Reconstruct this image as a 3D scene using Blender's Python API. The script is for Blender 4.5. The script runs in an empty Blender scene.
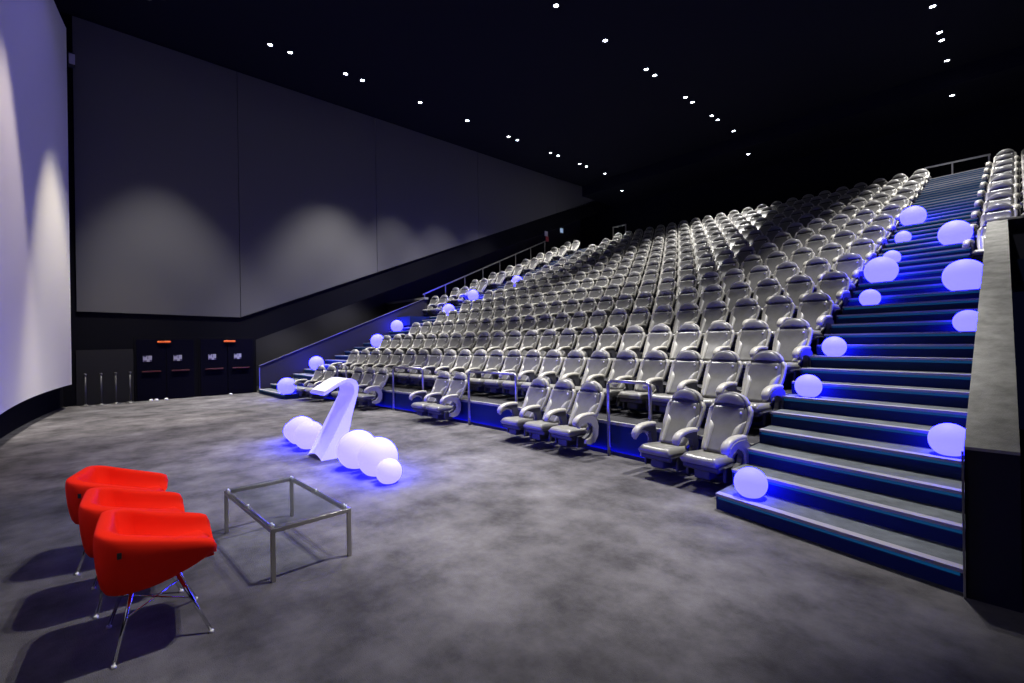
import bpy, bmesh, math, random
from mathutils import Vector, Matrix
random.seed(5)
sc = bpy.context.scene
COL = sc.collection
PI = math.pi

# ------------------------------------------------------------------ materials
def mat(name, col, rough=.6, metal=0., spec=.5, emit=None, estr=0., bump=None, noise=None, trans=0., ior=1.45, coat=0.):
    m = bpy.data.materials.new(name); m.use_nodes = True
    nt = m.node_tree; b = nt.nodes['Principled BSDF']
    b.inputs['Base Color'].default_value = (*col, 1)
    b.inputs['Roughness'].default_value = rough
    b.inputs['Metallic'].default_value = metal
    b.inputs['Specular IOR Level'].default_value = spec
    b.inputs['IOR'].default_value = ior
    b.inputs['Transmission Weight'].default_value = trans
    b.inputs['Coat Weight'].default_value = coat
    if emit:
        b.inputs['Emission Color'].default_value = (*emit, 1)
        b.inputs['Emission Strength'].default_value = estr
    tc = None
    if noise or bump:
        tc = nt.nodes.new('ShaderNodeTexCoord')
    if noise:          # (scale, detail, low factor, high factor [, second scale])
        n = nt.nodes.new('ShaderNodeTexNoise'); n.inputs['Scale'].default_value = noise[0]; n.inputs['Detail'].default_value = noise[1]
        n.inputs['Roughness'].default_value = .65
        nt.links.new(tc.outputs['Object'], n.inputs['Vector'])
        r = nt.nodes.new('ShaderNodeValToRGB')
        r.color_ramp.elements[0].position = .32; r.color_ramp.elements[1].position = .68
        r.color_ramp.elements[0].color = (*[c*noise[2] for c in col], 1)
        r.color_ramp.elements[1].color = (*[c*noise[3] for c in col], 1)
        nt.links.new(n.outputs['Fac'], r.inputs['Fac'])
        out = r.outputs['Color']
        if len(noise) > 4:
            n2 = nt.nodes.new('ShaderNodeTexNoise'); n2.inputs['Scale'].default_value = noise[4]; n2.inputs['Detail'].default_value = 4
            nt.links.new(tc.outputs['Object'], n2.inputs['Vector'])
            r2 = nt.nodes.new('ShaderNodeValToRGB')
            r2.color_ramp.elements[0].position = .3; r2.color_ramp.elements[1].position = .7
            r2.color_ramp.elements[0].color = (.62, .62, .62, 1); r2.color_ramp.elements[1].color = (1.25, 1.25, 1.25, 1)
            nt.links.new(n2.outputs['Fac'], r2.inputs['Fac'])
            mx = nt.nodes.new('ShaderNodeMix'); mx.data_type = 'RGBA'; mx.blend_type = 'MULTIPLY'
            mx.inputs[0].default_value = 1
            nt.links.new(out, mx.inputs[6]); nt.links.new(r2.outputs['Color'], mx.inputs[7]); out = mx.outputs[2]
        nt.links.new(out, b.inputs['Base Color'])
    if bump:           # (scale, strength)
        n = nt.nodes.new('ShaderNodeTexNoise'); n.inputs['Scale'].default_value = bump[0]; n.inputs['Detail'].default_value = 3
        nt.links.new(tc.outputs['Object'], n.inputs['Vector'])
        bp = nt.nodes.new('ShaderNodeBump'); bp.inputs['Strength'].default_value = bump[1]; bp.inputs['Distance'].default_value = .02
        nt.links.new(n.outputs['Fac'], bp.inputs['Height']); nt.links.new(bp.outputs['Normal'], b.inputs['Normal'])
    return m

M = dict(
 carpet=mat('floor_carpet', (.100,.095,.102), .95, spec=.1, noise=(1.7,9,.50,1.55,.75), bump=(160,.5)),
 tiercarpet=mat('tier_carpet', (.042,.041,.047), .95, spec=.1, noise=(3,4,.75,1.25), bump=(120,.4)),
 tread=mat('tread_carpet', (.105,.115,.128), .95, spec=.1, noise=(5,4,.75,1.2), bump=(120,.4)),
 capcarpet=mat('parapet_carpet', (.27,.268,.255), .95, spec=.1, noise=(5,5,.7,1.25), bump=(120,.4)),
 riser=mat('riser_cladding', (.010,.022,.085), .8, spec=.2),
 nosing=mat('nosing_strip', (.26,.245,.26), .55, spec=.4),
 led=mat('step_light', (.0,.02,.04), .5, emit=(.0,.19,.55), estr=.18),
 black=mat('black_paint', (.0035,.0035,.006), .9, spec=.08),
 navy=mat('navy_wall', (.005,.005,.009), .9, spec=.1),
 ceil=mat('ceiling_paint', (.006,.006,.011), .9, spec=.1),
 panel=mat('grey_acoustic_fabric', (.088,.086,.089), .95, spec=.05, bump=(60,.2)),
 darkpanel=mat('dark_wall_fabric', (.05,.047,.055), .95, spec=.05, bump=(60,.2)),
 parapet=mat('parapet_cladding', (.020,.018,.030), .7, spec=.3),
 parafront=mat('parapet_front', (.010,.010,.022), .6, spec=.3),
 screen=mat('screen_white', (.66,.63,.57), .7, spec=.2),
 leather=mat('seat_leather', (.20,.195,.183), .30, spec=.6, noise=(9,3,.9,1.1)),
 leatherdark=mat('headrest_leather', (.16,.158,.157), .32, spec=.5),
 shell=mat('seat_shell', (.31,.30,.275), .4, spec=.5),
 pad=mat('armrest_leather', (.40,.385,.345), .4, spec=.5),
 seatframe=mat('seat_frame', (.038,.038,.05), .5, spec=.4),
 groove=mat('headrest_groove', (.02,.02,.024), .6),
 badge=mat('seat_badge', (.85,.85,.85), .25, spec=.6),
 red=mat('red_wool', (.95,.022,.006), .85, spec=.12, bump=(300,.15)),
 tag=mat('black_tag', (.01,.008,.008), .7),
 addedled=mat('added_blue_strip', (.0,.0,.05), .5, emit=(.01,.01,1.), estr=42.),
 endcap=mat('shaded_end_cap', (.05,.05,.075), .45, spec=.4),  # dark copy of the end panel, shade under the arms put into its colour
 backleather=mat('back_leather', (.115,.113,.112), .30, spec=.5, noise=(9,3,.9,1.1)),
 postmetal=mat('post_metal', (.10,.10,.105), .45, metal=.6),
 lowpanel=mat('low_panel_fabric', (.020,.0195,.022), .95, spec=.05),
 bolster=mat('lit_bolster_leather', (.27,.265,.25), .4, spec=.5),  # paler than the back, light on the side wings put into the colour
 chrome=mat('chrome', (.75,.75,.78), .16, metal=1),
 steel=mat('brushed_steel', (.50,.48,.45), .3, metal=1),
 railsteel=mat('rail_steel', (.36,.35,.37), .4, metal=1),
 glide=mat('white_glide', (.8,.8,.8), .4),
 spacer=mat('clear_spacer', (.8,.85,.85), .15, spec=.6),
 ball=mat('glowing_ball', (.12,.12,.15), .6, spec=.2, emit=(.0122,.0111,1.), estr=28.),
 ballpale=mat('pale_glowing_ball', (.2,.2,.22), .6, spec=.2, emit=(.0118,.0100,1.), estr=44.),
 lectern=mat('lit_acrylic', (.72,.70,.74), .3, emit=(.25,.205,1.), estr=.50),
 lens=mat('lamp_lens', (1,1,1), .3, emit=(.86,.90,1.), estr=40.),
 housing=mat('lamp_housing', (.03,.03,.035), .5),
 exitlamp=mat('orange_lamp', (.5,.1,.02), .4, emit=(1.,.14,.02), estr=.34),
 door=mat('door_paint', (.0018,.0016,.007), .8, spec=.05),
 bar=mat('red_push_bar', (.055,.006,.010), .5),
 plate=mat('sign_plate', (.34,.33,.42), .6),
 plate2=mat('sign_mark', (.05,.04,.10), .6),
 stop=mat('white_stop', (.75,.75,.75), .5),
 redsign=mat('red_sign', (.30,.03,.05), .5), palesign=mat('pale_sign', (.45,.42,.47), .5),
 bluelamp=mat('pale_blue_lamp', (.4,.5,.6), .5, emit=(.35,.5,.75), estr=.45),
)
g = bpy.data.materials.new('table_glass'); g.use_nodes = True
gn = g.node_tree; gn.nodes.remove(gn.nodes['Principled BSDF'])
tr = gn.nodes.new('ShaderNodeBsdfTransparent'); tr.inputs['Color'].default_value = (.96,.985,.98,1)
gl = gn.nodes.new('ShaderNodeBsdfGlossy'); gl.inputs['Roughness'].default_value = .02; gl.inputs['Color'].default_value = (.85,.95,.93,1)
fr = gn.nodes.new('ShaderNodeLayerWeight'); fr.inputs['Blend'].default_value = .5
pw = gn.nodes.new('ShaderNodeMath'); pw.operation = 'POWER'; pw.inputs[1].default_value = 4.; gn.links.new(fr.outputs['Facing'], pw.inputs[0])
ma = gn.nodes.new('ShaderNodeMath'); ma.operation = 'MULTIPLY_ADD'; ma.inputs[1].default_value = .45; ma.inputs[2].default_value = .035; gn.links.new(pw.outputs[0], ma.inputs[0])
mxs = gn.nodes.new('ShaderNodeMixShader')
gn.links.new(ma.outputs[0], mxs.inputs[0]); gn.links.new(tr.outputs[0], mxs.inputs[1]); gn.links.new(gl.outputs[0], mxs.inputs[2])
gn.links.new(mxs.outputs[0], gn.nodes['Material Output'].inputs['Surface'])
M['glass'] = g

# ------------------------------------------------------------------ mesh helpers
def mesh_of(bm, name, mats, smooth=False):
    bmesh.ops.recalc_face_normals(bm, faces=bm.faces)
    me = bpy.data.meshes.new(name); bm.to_mesh(me); bm.free()
    for m in (mats if isinstance(mats, (list, tuple)) else [mats]): me.materials.append(m)
    if smooth:
        for p in me.polygons: p.use_smooth = True
    return me
def link(name, me, parent=None, loc=None):
    o = bpy.data.objects.new(name, me); COL.objects.link(o)
    if parent: o.parent = parent
    if loc: o.location = loc
    return o
def obj(name, bm, mats, parent=None, smooth=False, loc=None):
    return link(name, mesh_of(bm, name, mats, smooth), parent, loc)
def thing(name, label, cat, loc=(0,0,0), rz=0., group=None):
    o = bpy.data.objects.new(name, None); COL.objects.link(o); o.empty_display_size = .2
    o.location = loc; o.rotation_euler = (0,0,rz)
    tag(o, label, cat, group); return o
def tag(o, label=None, cat=None, group=None, kind=None):
    if label: o['label'] = label
    if cat: o['category'] = cat
    if group: o['group'] = group
    if kind: o['kind'] = kind
    return o
def box(bm, x0, x1, y0, y1, z0, z1, bev=0., seg=2, mi=0):
    vs = [bm.verts.new((x, y, z)) for z in (z0, z1) for y in (y0, y1) for x in (x0, x1)]
    idx = [(0,1,3,2),(4,6,7,5),(0,4,5,1),(2,3,7,6),(0,2,6,4),(1,5,7,3)]
    fs = [bm.faces.new([vs[i] for i in f]) for f in idx]
    for f in fs: f.material_index = mi
    if bev:
        es = list({e for f in fs for e in f.edges})
        r = bmesh.ops.bevel(bm, geom=es, offset=bev, segments=seg, affect='EDGES', profile=.5)
        for f in r['faces']: f.material_index = mi
    return bm
def BX(*a, **k): return box(bmesh.new(), *a, **k)
def tube(bm, pts, r, n=10, cap=True, r2=None):
    pts = [Vector(p) for p in pts]; rings = []
    for i, p in enumerate(pts):
        d = (pts[min(i+1, len(pts)-1)] - pts[max(i-1, 0)]).normalized()
        up = Vector((0,0,1)) if abs(d.z) < .95 else Vector((1,0,0))
        a = d.cross(up).normalized(); b = d.cross(a).normalized()
        rr = r if r2 is None else r + (r2-r)*i/(len(pts)-1)
        rings.append([bm.verts.new(p + a*rr*math.cos(2*PI*j/n) + b*rr*math.sin(2*PI*j/n)) for j in range(n)])
    for A, B in zip(rings, rings[1:]):
        for j in range(n): bm.faces.new([A[j], A[(j+1)%n], B[(j+1)%n], B[j]])
    if cap: bm.faces.new(rings[0][::-1]); bm.faces.new(rings[-1])
    return bm
def bar(bm, p, q, w, h):
    """square-section bar between p and q"""
    p, q = Vector(p), Vector(q); d = (q-p).normalized()
    up = Vector((0,0,1)) if abs(d.z) < .95 else Vector((0,1,0))
    a = d.cross(up).normalized()*w/2; b = d.cross(a).normalized()*h/2
    R = [[bm.verts.new(c+sa*a+sb*b) for sa, sb in ((-1,-1),(1,-1),(1,1),(-1,1))] for c in (p, q)]
    for j in range(4): bm.faces.new([R[0][j], R[0][(j+1)%4], R[1][(j+1)%4], R[1][j]])
    bm.faces.new(R[0][::-1]); bm.faces.new(R[1]); return bm
def extrude_poly(bm, poly, axis, a0, a1, mi=0):
    """poly: 2-d points; axis 0 -> points are (y,z), 1 -> (x,z), 2 -> (x,y)"""
    def P(p, a): return (a, p[0], p[1]) if axis == 0 else (p[0], a, p[1]) if axis == 1 else (p[0], p[1], a)
    A = [bm.verts.new(P(p, a0)) for p in poly]; B = [bm.verts.new(P(p, a1)) for p in poly]
    fs = [bm.faces.new(A[::-1]), bm.faces.new(B)]
    n = len(poly)
    for i in range(n): fs.append(bm.faces.new([A[i], A[(i+1)%n], B[(i+1)%n], B[i]]))
    for f in fs: f.material_index = mi
    return bm
def bevel_all(bm, off, seg=2, ang=.6):
    es = [e for e in bm.edges if len(e.link_faces) == 2 and e.calc_face_angle(0) > ang]
    bmesh.ops.bevel(bm, geom=es, offset=off, segments=seg, affect='EDGES', profile=.5); return bm
def lathe(bm, prof, n=24, c=(0,0)):
    rings = [[bm.verts.new((c[0]+r*math.cos(2*PI*j/n), c[1]+r*math.sin(2*PI*j/n), z)) for j in range(n)] if r > 1e-6 else [bm.verts.new((c[0], c[1], z))] for r, z in prof]
    for A, B in zip(rings, rings[1:]):
        for j in range(n):
            k = (j+1) % n
            v = [A[j % len(A)], A[k % len(A)], B[k % len(B)], B[j % len(B)]]
            u = []
            for q in v:
                if q not in u: u.append(q)
            if len(u) > 2: bm.faces.new(u)
    for R, rev in ((rings[0], True), (rings[-1], False)):
        if len(R) > 1: bm.faces.new(R[::-1] if rev else R)
    return bm
def copy_tree(o, parent=None):
    c = o.copy(); COL.objects.link(c)
    if parent is not None: c.parent = parent
    for ch in list(o.children): copy_tree(ch, c)
    return c
ORD = 'first second third fourth fifth sixth seventh eighth ninth tenth eleventh twelfth thirteenth fourteenth fifteenth sixteenth seventeenth eighteenth nineteenth twentieth twenty-first twenty-second twenty-third'.split()

# ------------------------------------------------------------------ the seating geometry (metres, camera stands over the origin)
XS, Y0, Z0, PIT, RISE, XC, RAD = -2.506, 6.170, 1.109, 1.247, .5004, -8.795, 55.37
YC = Y0 - math.sqrt(RAD**2 - (XS-XC)**2)
TREAD, SRISE = .4157, .1668
NROW = 15
def arc_y(x, k, off=0.): return YC + math.sqrt((RAD+PIT*k+off)**2 - (x-XC)**2)
CEIL = 12.2
XW = -20.05            # wall with the doors
XO = -23.2             # outer wall beyond the entrance passage

# ------------------------------------------------------------------ room shell
def struct(name, bm, m, parent=None, label=None, smooth=False):
    o = obj(name, bm, m, parent, smooth)
    if parent is None: tag(o, label, None, None, 'structure')
    return o
struct('floor', BX(XO-.3, 2.2, -3.2, 13, -.25, 0), M['carpet'], label='grey mottled carpet floor in front of the screen')
struct('ceiling', BX(XO-.3, 2.2, -3.2, 25.4, CEIL, CEIL+.3), M['ceil'], label='dark flat ceiling set with small spotlights')
bm = BX(XO-.3, 2.2, 25.4, 30, 11.52, 11.9); box(bm, XO-.3, 2.2, 25.25, 25.4, 11.52, CEIL+.2)
struct('ceiling', bm, M['ceil'], label='lower strip of dark ceiling at the back of the hall')
struct('wall_back', BX(XO-.3, 2.2, 29, 29.3, 4, 12.5), M['navy'])
struct('wall_right', BX(1.9, 2.2, -3.2, 29.3, 0, 12.5), M['navy'])
# curved black wall behind the screen
def scr_y(x): return -.93 + (x+10.5)**2/(2*46)*.98
xs = [XW-.1+(2.0-XW+.1)*i/40 for i in range(41)]
poly = [(x, min(scr_y(x), .15)-.32) for x in xs] + [(2.0, -3.0), (XW-.1, -3.0)]
struct('wall_front', extrude_poly(bmesh.new(), poly, 2, 0, CEIL), M['black'], label='black wall behind the curved screen')
# left wall with the doors, low part
WZ = 2.9
struct('wall_left', BX(XO, XW, -3.0, 5.13, 0, WZ), M['black'], label='black lower wall holding the two double doors')
# left wall, high part: overhangs the entrance passage, its lower edge climbs with the seats
SL = (9.6-2.86)/(21.8-4.62)
poly = [(-3.0, WZ), (5.12, WZ), (5.12, 2.02), (29, 2.02+.397*23.88), (29, 12.4), (-3.0, 12.4)]
struct('wall_left', extrude_poly(bmesh.new(), poly, 0, XO, XW), M['black'], label='dark high side wall whose lower edge climbs with the seats')
# its fabric panels
for nm, pts in (('trim', None),): pass
def panel(ys, zs_fn, lab, top=CEIL-.05):
    y0, y1 = ys
    p = [(y0, zs_fn(y0)), (y1, zs_fn(y1)), (y1, top), (y0, top)]
    o = obj('wall_panel', bevel_all(extrude_poly(bmesh.new(), p, 0, XW, XW+.05), .008, 1), M['panel'])
    tag(o, lab, 'panel', 'fabric panels on the side wall', 'structure')
zb = lambda y: 2.91 + .0*y if y < 4.63 else 2.88 + SL*(y-4.62)
P0, P1 = .06, 4.60
# first panel is folded along a diagonal from its low corner near the screen
bm = bmesh.new()
a = [(XW+.05, P0, 2.955), (XW+.05, P1, 2.872), (XW+.05, P1, CEIL-.05), (XW+.05, 7.2-2.5, 12.1)]
v = {k: bm.verts.new(p) for k, p in dict(a=(XW+.05,P0,2.955), b=(XW+.05,P1,2.872), c=(XW+.05,P1,12.15), d=(XW+.11,P0,12.15), e=(XW+.05,3.2,8.6), a0=(XW,P0,2.955), b0=(XW,P1,2.872), c0=(XW,P1,12.15), d0=(XW,P0,12.15)).items()}
for f in ('abce','aecd','aa0b0b'): pass
for f in (('a','b','c','e'),('a','e','c','d'),('a0','b0','b','a'),('b0','c0','c','b'),('c0','d0','d','c'),('d0','a0','a','d')): bm.faces.new([v[k] for k in f])
tag(obj('wall_panel', bm, M['panel']), 'grey folded fabric wall panel nearest the screen, lit by a spotlight', 'panel', 'fabric panels on the side wall', 'structure')
for i, (ya, yb) in enumerate(((4.62,10.2),(10.22,16.2),(16.22,22.6),(22.62,28.9))):
    panel((ya, yb), lambda y: 2.88 + SL*(y-4.62), 'grey fabric wall panel with sloping lower edge, %s behind the folded panel' % ORD[i])
# low grey panel behind the posts
tag(obj('wall_panel', BX(XW, XW+.03, .02, 1.42, 0, 1.74, bev=.006), M['lowpanel']), 'low dark grey wall panel behind the four posts', 'panel', None, 'structure')
# outer wall of the passage, lit dark grey panel below the overhang
struct('wall_left', BX(XO-.3, XO, -3.0, 29.3, 0, 12.4), M['darkpanel'], label='dark grey far wall of the side passage')

# doors ------------------------------------------------------------------
def door(n, y0, y1, sy, ylamp, labels):
    fr = struct('door_%d' % n, BX(XW, XW+.03, y0-.06, y1+.06, 0, 2.12, bev=.005), M['black'], label=labels[0])
    mid = (y0+y1)/2
    for q, (a, b) in enumerate(((y0, mid-.01), (mid+.01, y1))):
        lf = obj('door_leaf', BX(XW+.03, XW+.07, a, b, .01, 2.06, bev=.006), M['door'], fr)
        obj('push_bar', BX(XW+.07, XW+.12, a+.14, b-.14, .955, 1.0, bev=.01), M['bar'], lf)
        s = sy[q]
        sp = obj('door_sign', BX(XW+.07, XW+.08, s-.12, s+.12, 1.31, 1.51, bev=.003), M['plate'], lf)
        bm = bmesh.new()      # two dark pictogram marks: upper and lower notch
        box(bm, XW+.08, XW+.083, s-.11, s-.02, 1.31, 1.36); box(bm, XW+.08, XW+.083, s+.0, s+.02, 1.40, 1.52)
        box(bm, XW+.08, XW+.083, s-.11, s-.03, 1.47, 1.51); box(bm, XW+.08, XW+.083, s+.06, s+.12, 1.31, 1.37)
        obj('sign_mark', bm, M['plate2'], lf)
    l = thing('exit_lamp', labels[1], 'lamp', (XW, ylamp, 1.97), 0, 'lamps over the doors')
    obj('lamp_base', BX(.03, .06, -.22, .22, -.05, .07, bev=.01), M['housing'], l)
    obj('lamp_diffuser', BX(.06, .12, -.19, .19, -.028, .038, bev=.02), M['exitlamp'], l)
door(1, 1.50, 3.10, (1.79, 2.63), 2.25, ('black double doors nearest the screen', 'orange lamp over the double doors nearest the screen'))
door(2, 3.30, 5.00, (3.66, 4.48), 4.22, ('black double doors nearest the side stairs', 'orange lamp over the double doors nearest the side stairs'))
for y, lab in ((1.86, 'small white door stop nearest the posts'), (2.0, 'small white door stop, second from the posts'), (2.27, 'small white door stop, third from the posts'), (4.2, 'small white door stop before the doors nearest the stairs')):
    o = obj('door_stop', lathe(bmesh.new(), [(0,0),(.055,0),(.055,.03),(.04,.055),(0,.06)], 14), M['stop'], None, True, (XW+.22, y, 0)); tag(o, lab, 'door stop', 'door stops')

# screen ------------------------------------------------------------------
bm = bmesh.new(); xs = [-19.45 + (17.2)*i/48 for i in range(49)]
cols = [[bm.verts.new((x, scr_y(x)+dy, z)) for dy, z in ((0,.72),(0,11.45),(-.05,11.45),(-.05,.72))] for x in xs]
for A, B in zip(cols, cols[1:]):
    for j in range(4): bm.faces.new([A[j], A[(j+1)%4], B[(j+1)%4], B[j]])
bm.faces.new(cols[0]); bm.faces.new(cols[-1][::-1])
tag(obj('cinema_screen', bm, M['screen']), 'huge curved white cinema screen on the black front wall', 'screen')
o = thing('wall_speaker', 'small pale loudspeaker high on the wall beside the screen', 'speaker', (XW, .04, 10.55), 0)
obj('speaker_box', BX(0, .18, -.09, .09, 0, .42, bev=.02), M['housing'], o); obj('speaker_grille', BX(.18, .2, -.07, .07, .05, .37, bev=.01), M['palesign'], o)

# ------------------------------------------------------------------ seating tiers
def curved_slab(x0, x1, k, off0, off1, z0, z1, n=18, m=('tiercarpet','riser')):
    bm = bmesh.new(); X = [x0+(x1-x0)*i/n for i in range(n+1)]
    cols = []
    for x in X:
        ya, yb = arc_y(x, k, off0), arc_y(x, k, off1)
        cols.append([bm.verts.new(p) for p in ((x,ya,z0),(x,ya,z1),(x,yb,z1),(x,yb,z0))])
    for A, B in zip(cols, cols[1:]):
        for j in range(4):
            f = bm.faces.new([A[j], A[(j+1)%4], B[(j+1)%4], B[j]]); f.material_index = 0 if j == 1 else 1
    for c in (cols[0], cols[-1][::-1]): bm.faces.new(c).material_index = 1
    return bm
MX0, MX1 = -16.45, -2.22
for k in range(1, NROW+1):
    back = PIT-.12+.03 if k < NROW else 5.4
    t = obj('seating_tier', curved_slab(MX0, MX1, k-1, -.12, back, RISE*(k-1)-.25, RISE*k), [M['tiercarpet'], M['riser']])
    tag(t, 'carpeted seating tier, %s step of the main block' % ORD[k-1], None, None, 'structure')
    nb = bmesh.new(); X = [MX0+(MX1-MX0)*i/18 for i in range(19)]; cs = []
    for x in X:
        y = arc_y(x, k-1, -.12)
        cs.append([nb.verts.new(p) for p in ((x,y-.012,RISE*k-.04),(x,y-.012,RISE*k+.006),(x,y+.045,RISE*k+.006),(x,y+.045,RISE*k-.04))])
    for A, B in zip(cs, cs[1:]):
        for j in range(4): nb.faces.new([A[j], A[(j+1)%4], B[(j+1)%4], B[j]])
    obj('tier_nosing', nb, M['capcarpet'], t)
    if k >= 6:
        for (a, b, w) in ((XW+.05, -18.6, 'wall side block'), (-.6, 1.9, 'block above the grey parapet')):
            t = obj('seating_tier', curved_slab(a, b, k-1, -.12 if k > 6 else -.92, back, RISE*(k-1)-.25 if k > 6 else RISE*k-.4, RISE*k, 5), [M['tiercarpet'], M['riser']])
            tag(t, 'carpeted seating tier, %s step of the %s' % (ORD[k-6], w), None, None, 'structure')

nb = bmesh.new(); X = [MX0+(MX1-MX0)*i/24 for i in range(25)]; cs = []
for x in X:
    y = arc_y(x, 0, -.12)
    cs.append([nb.verts.new(p) for p in ((x,y-.03,.004),(x,y-.03,.02),(x,y-.012,.02),(x,y-.012,.004))])
for A, B in zip(cs, cs[1:]):
    for j in range(4): nb.faces.new([A[j], A[(j+1)%4], B[(j+1)%4], B[j]])
tag(obj('added_strip_light', nb, M['addedled']), 'added blue strip light hidden at the foot of the lowest seating tier', 'light')  # added emitter, turns the riser and seat undersides blue
nb = bmesh.new(); cs = []
for x in X:
    y = arc_y(x, 0, -.12)
    cs.append([nb.verts.new(p) for p in ((x,y-.075,0),(x,y-.075,.055),(x,y-.065,.055),(x,y-.065,0))])
for A, B in zip(cs, cs[1:]):
    for j in range(4): nb.faces.new([A[j], A[(j+1)%4], B[(j+1)%4], B[j]])
tag(obj('trim_1', nb, M['parafront']), 'low dark lip added to hide the strip light under the lowest tier', None, None, 'structure')  # added lip, keeps the strip out of the camera's sight
# ------------------------------------------------------------------ stairs
def stairs(name, label, edge, steps=45):
    """edge(n) -> x0, y0, x1, y1 of the nosing line of step n"""
    r = bpy.data.objects.new(name, None); COL.objects.link(r); tag(r, label, None, None, 'structure')
    for n in range(1, steps+1):
        x0, y0, x1, y1 = edge(n); z = SRISE*n
        d = TREAD+.02 if n < steps else 5.5
        bm = bmesh.new(); v = [bm.verts.new(p) for p in ((x0,y0,z-SRISE-.12 if n > 1 else 0),(x1,y1,z-SRISE-.12 if n > 1 else 0),(x1,y1,z),(x0,y0,z),(x0,y0+d,z),(x1,y1+d,z),(x0,y0+d,z-SRISE-.12),(x1,y1+d,z-SRISE-.12))]
        for f, mi in (((0,1,2,3),1),((3,2,5,4),0),((0,3,4,6),1),((1,7,5,2),1),((4,5,7,6),1),((0,6,7,1),1)): bm.faces.new([v[i] for i in f]).material_index = mi
        s = obj('step', bm, [M['tread'], M['riser']], r)
        dy = (y1-y0)/(x1-x0)
        def strip(x0, x1, a, b, za, zb):
            bm = bmesh.new(); f = lambda x: y0+(x-X0)*dy
            q = [(x, f(x)+c, zz) for x in (x0, x1) for c, zz in ((a,za),(a,zb),(b,zb),(b,za))]
            V = [bm.verts.new(p) for p in q]
            for i in range(4): bm.faces.new([V[i], V[(i+1)%4], V[4+(i+1)%4], V[4+i]])
            bm.faces.new(V[:4][::-1]); bm.faces.new(V[4:]); return bm
        X0 = x0
        obj('step_nosing', strip(x0+.01, x1-.01, -.03, .055, z-.022, z+.006), M['nosing'], s)
        obj('step_light', strip(x0+.03, x1-.03, -.012, .0, z-.052, z-.024), M['led'], s)
    return r
def edge_r(n):
    u = (n-1)/44.; yl = 4.95+TREAD*(n-1)*.99; dy = -.43+.26*u
    x1 = -.272-.10*min(1, (n-1)/18.) if n < 18 else -.62
    return -2.2, yl, x1, yl + dy*(x1+2.2)/1.9
def edge_l(n):
    yl = 5.05+TREAD*(n-1)
    return (-19.42 if n < 18 else -18.62), yl, -16.47, yl
stairs('stairs', 'wide carpeted aisle stairs lit blue by balls', edge_r)
stairs('stairs', 'far carpeted side stairs along the wall', edge_l)

# ------------------------------------------------------------------ parapets of the two entrance passages
def parapet(name, label, xa, xb, wid, y0, z0, y1, z1, mats, capw=.0, sgn=1):
    """wall from (xa,y0) to (xb,y1), top rising z0->z1; thickness wid towards sgn*x"""
    bm = bmesh.new()
    def ring(x, y, z): return [bm.verts.new(p) for p in ((x,y,0),(x,y,z),(x+sgn*wid,y,z),(x+sgn*wid,y,0))]
    A, B = ring(xa, y0, z0), ring(xb, y1, z1)
    for j in range(4): bm.faces.new([A[j], A[(j+1)%4], B[(j+1)%4], B[j]])
    bm.faces.new(A); bm.faces.new(B[::-1])
    p = obj(name, bm, mats[0]); tag(p, label, None, None, 'structure')
    c = bmesh.new()
    def ring(x, y, z): return [c.verts.new(q) for q in ((x-sgn*capw,y,z),(x-sgn*capw,y,z+.02),(x+sgn*(wid+capw),y,z+.02),(x+sgn*(wid+capw),y,z))]
    A, B = ring(xa, y0-.01, z0), ring(xb, y1, z1)
    for j in range(4): c.faces.new([A[j], A[(j+1)%4], B[(j+1)%4], B[j]])
    c.faces.new(A); c.faces.new(B[::-1])
    obj('parapet_cap', c, mats[1], p); return p
p = parapet('parapet', 'sloping parapet with grey carpeted top beside the wide stairs', -.268, -.387, .262, 4.45, 1.015, 12.3, 3.84, (M['parafront'], M['capcarpet']))
obj('edge_trim', bar(bmesh.new(), (-.275, 4.44, .0), (-.275, 4.44, 1.0), .012, .02), M['railsteel'], p)
c = obj('parapet', BX(-.39, 1.9, 12.3, 12.42, 2.7, 3.84), M['parafront']); tag(c, 'short cross parapet below the seats above the passage', None, None, 'structure')
obj('parapet_cap', BX(-.42, 1.9, 12.26, 12.46, 3.84, 3.875), M['capcarpet'], c)
p = parapet('parapet', 'low sloping wall with pale top rail along the far side stairs', -19.5, -19.5, .1, 5.1, 1.02, 12.42, 3.93, (M['parapet'], M['railsteel']), .02, -1)
obj('edge_trim', bar(bmesh.new(), (-19.5, 5.09, .0), (-19.5, 5.09, 1.0), .03, .03), M['railsteel'], p)
c = obj('parapet', BX(XO, -19.5, 12.42, 12.54, 2.7, 3.93), M['darkpanel']); tag(c, 'cross parapet at the top of the far side passage', None, None, 'structure')
obj('parapet_cap', BX(XO, -19.46, 12.36, 12.58, 3.90, 4.0), M['shell'], c)

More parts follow.
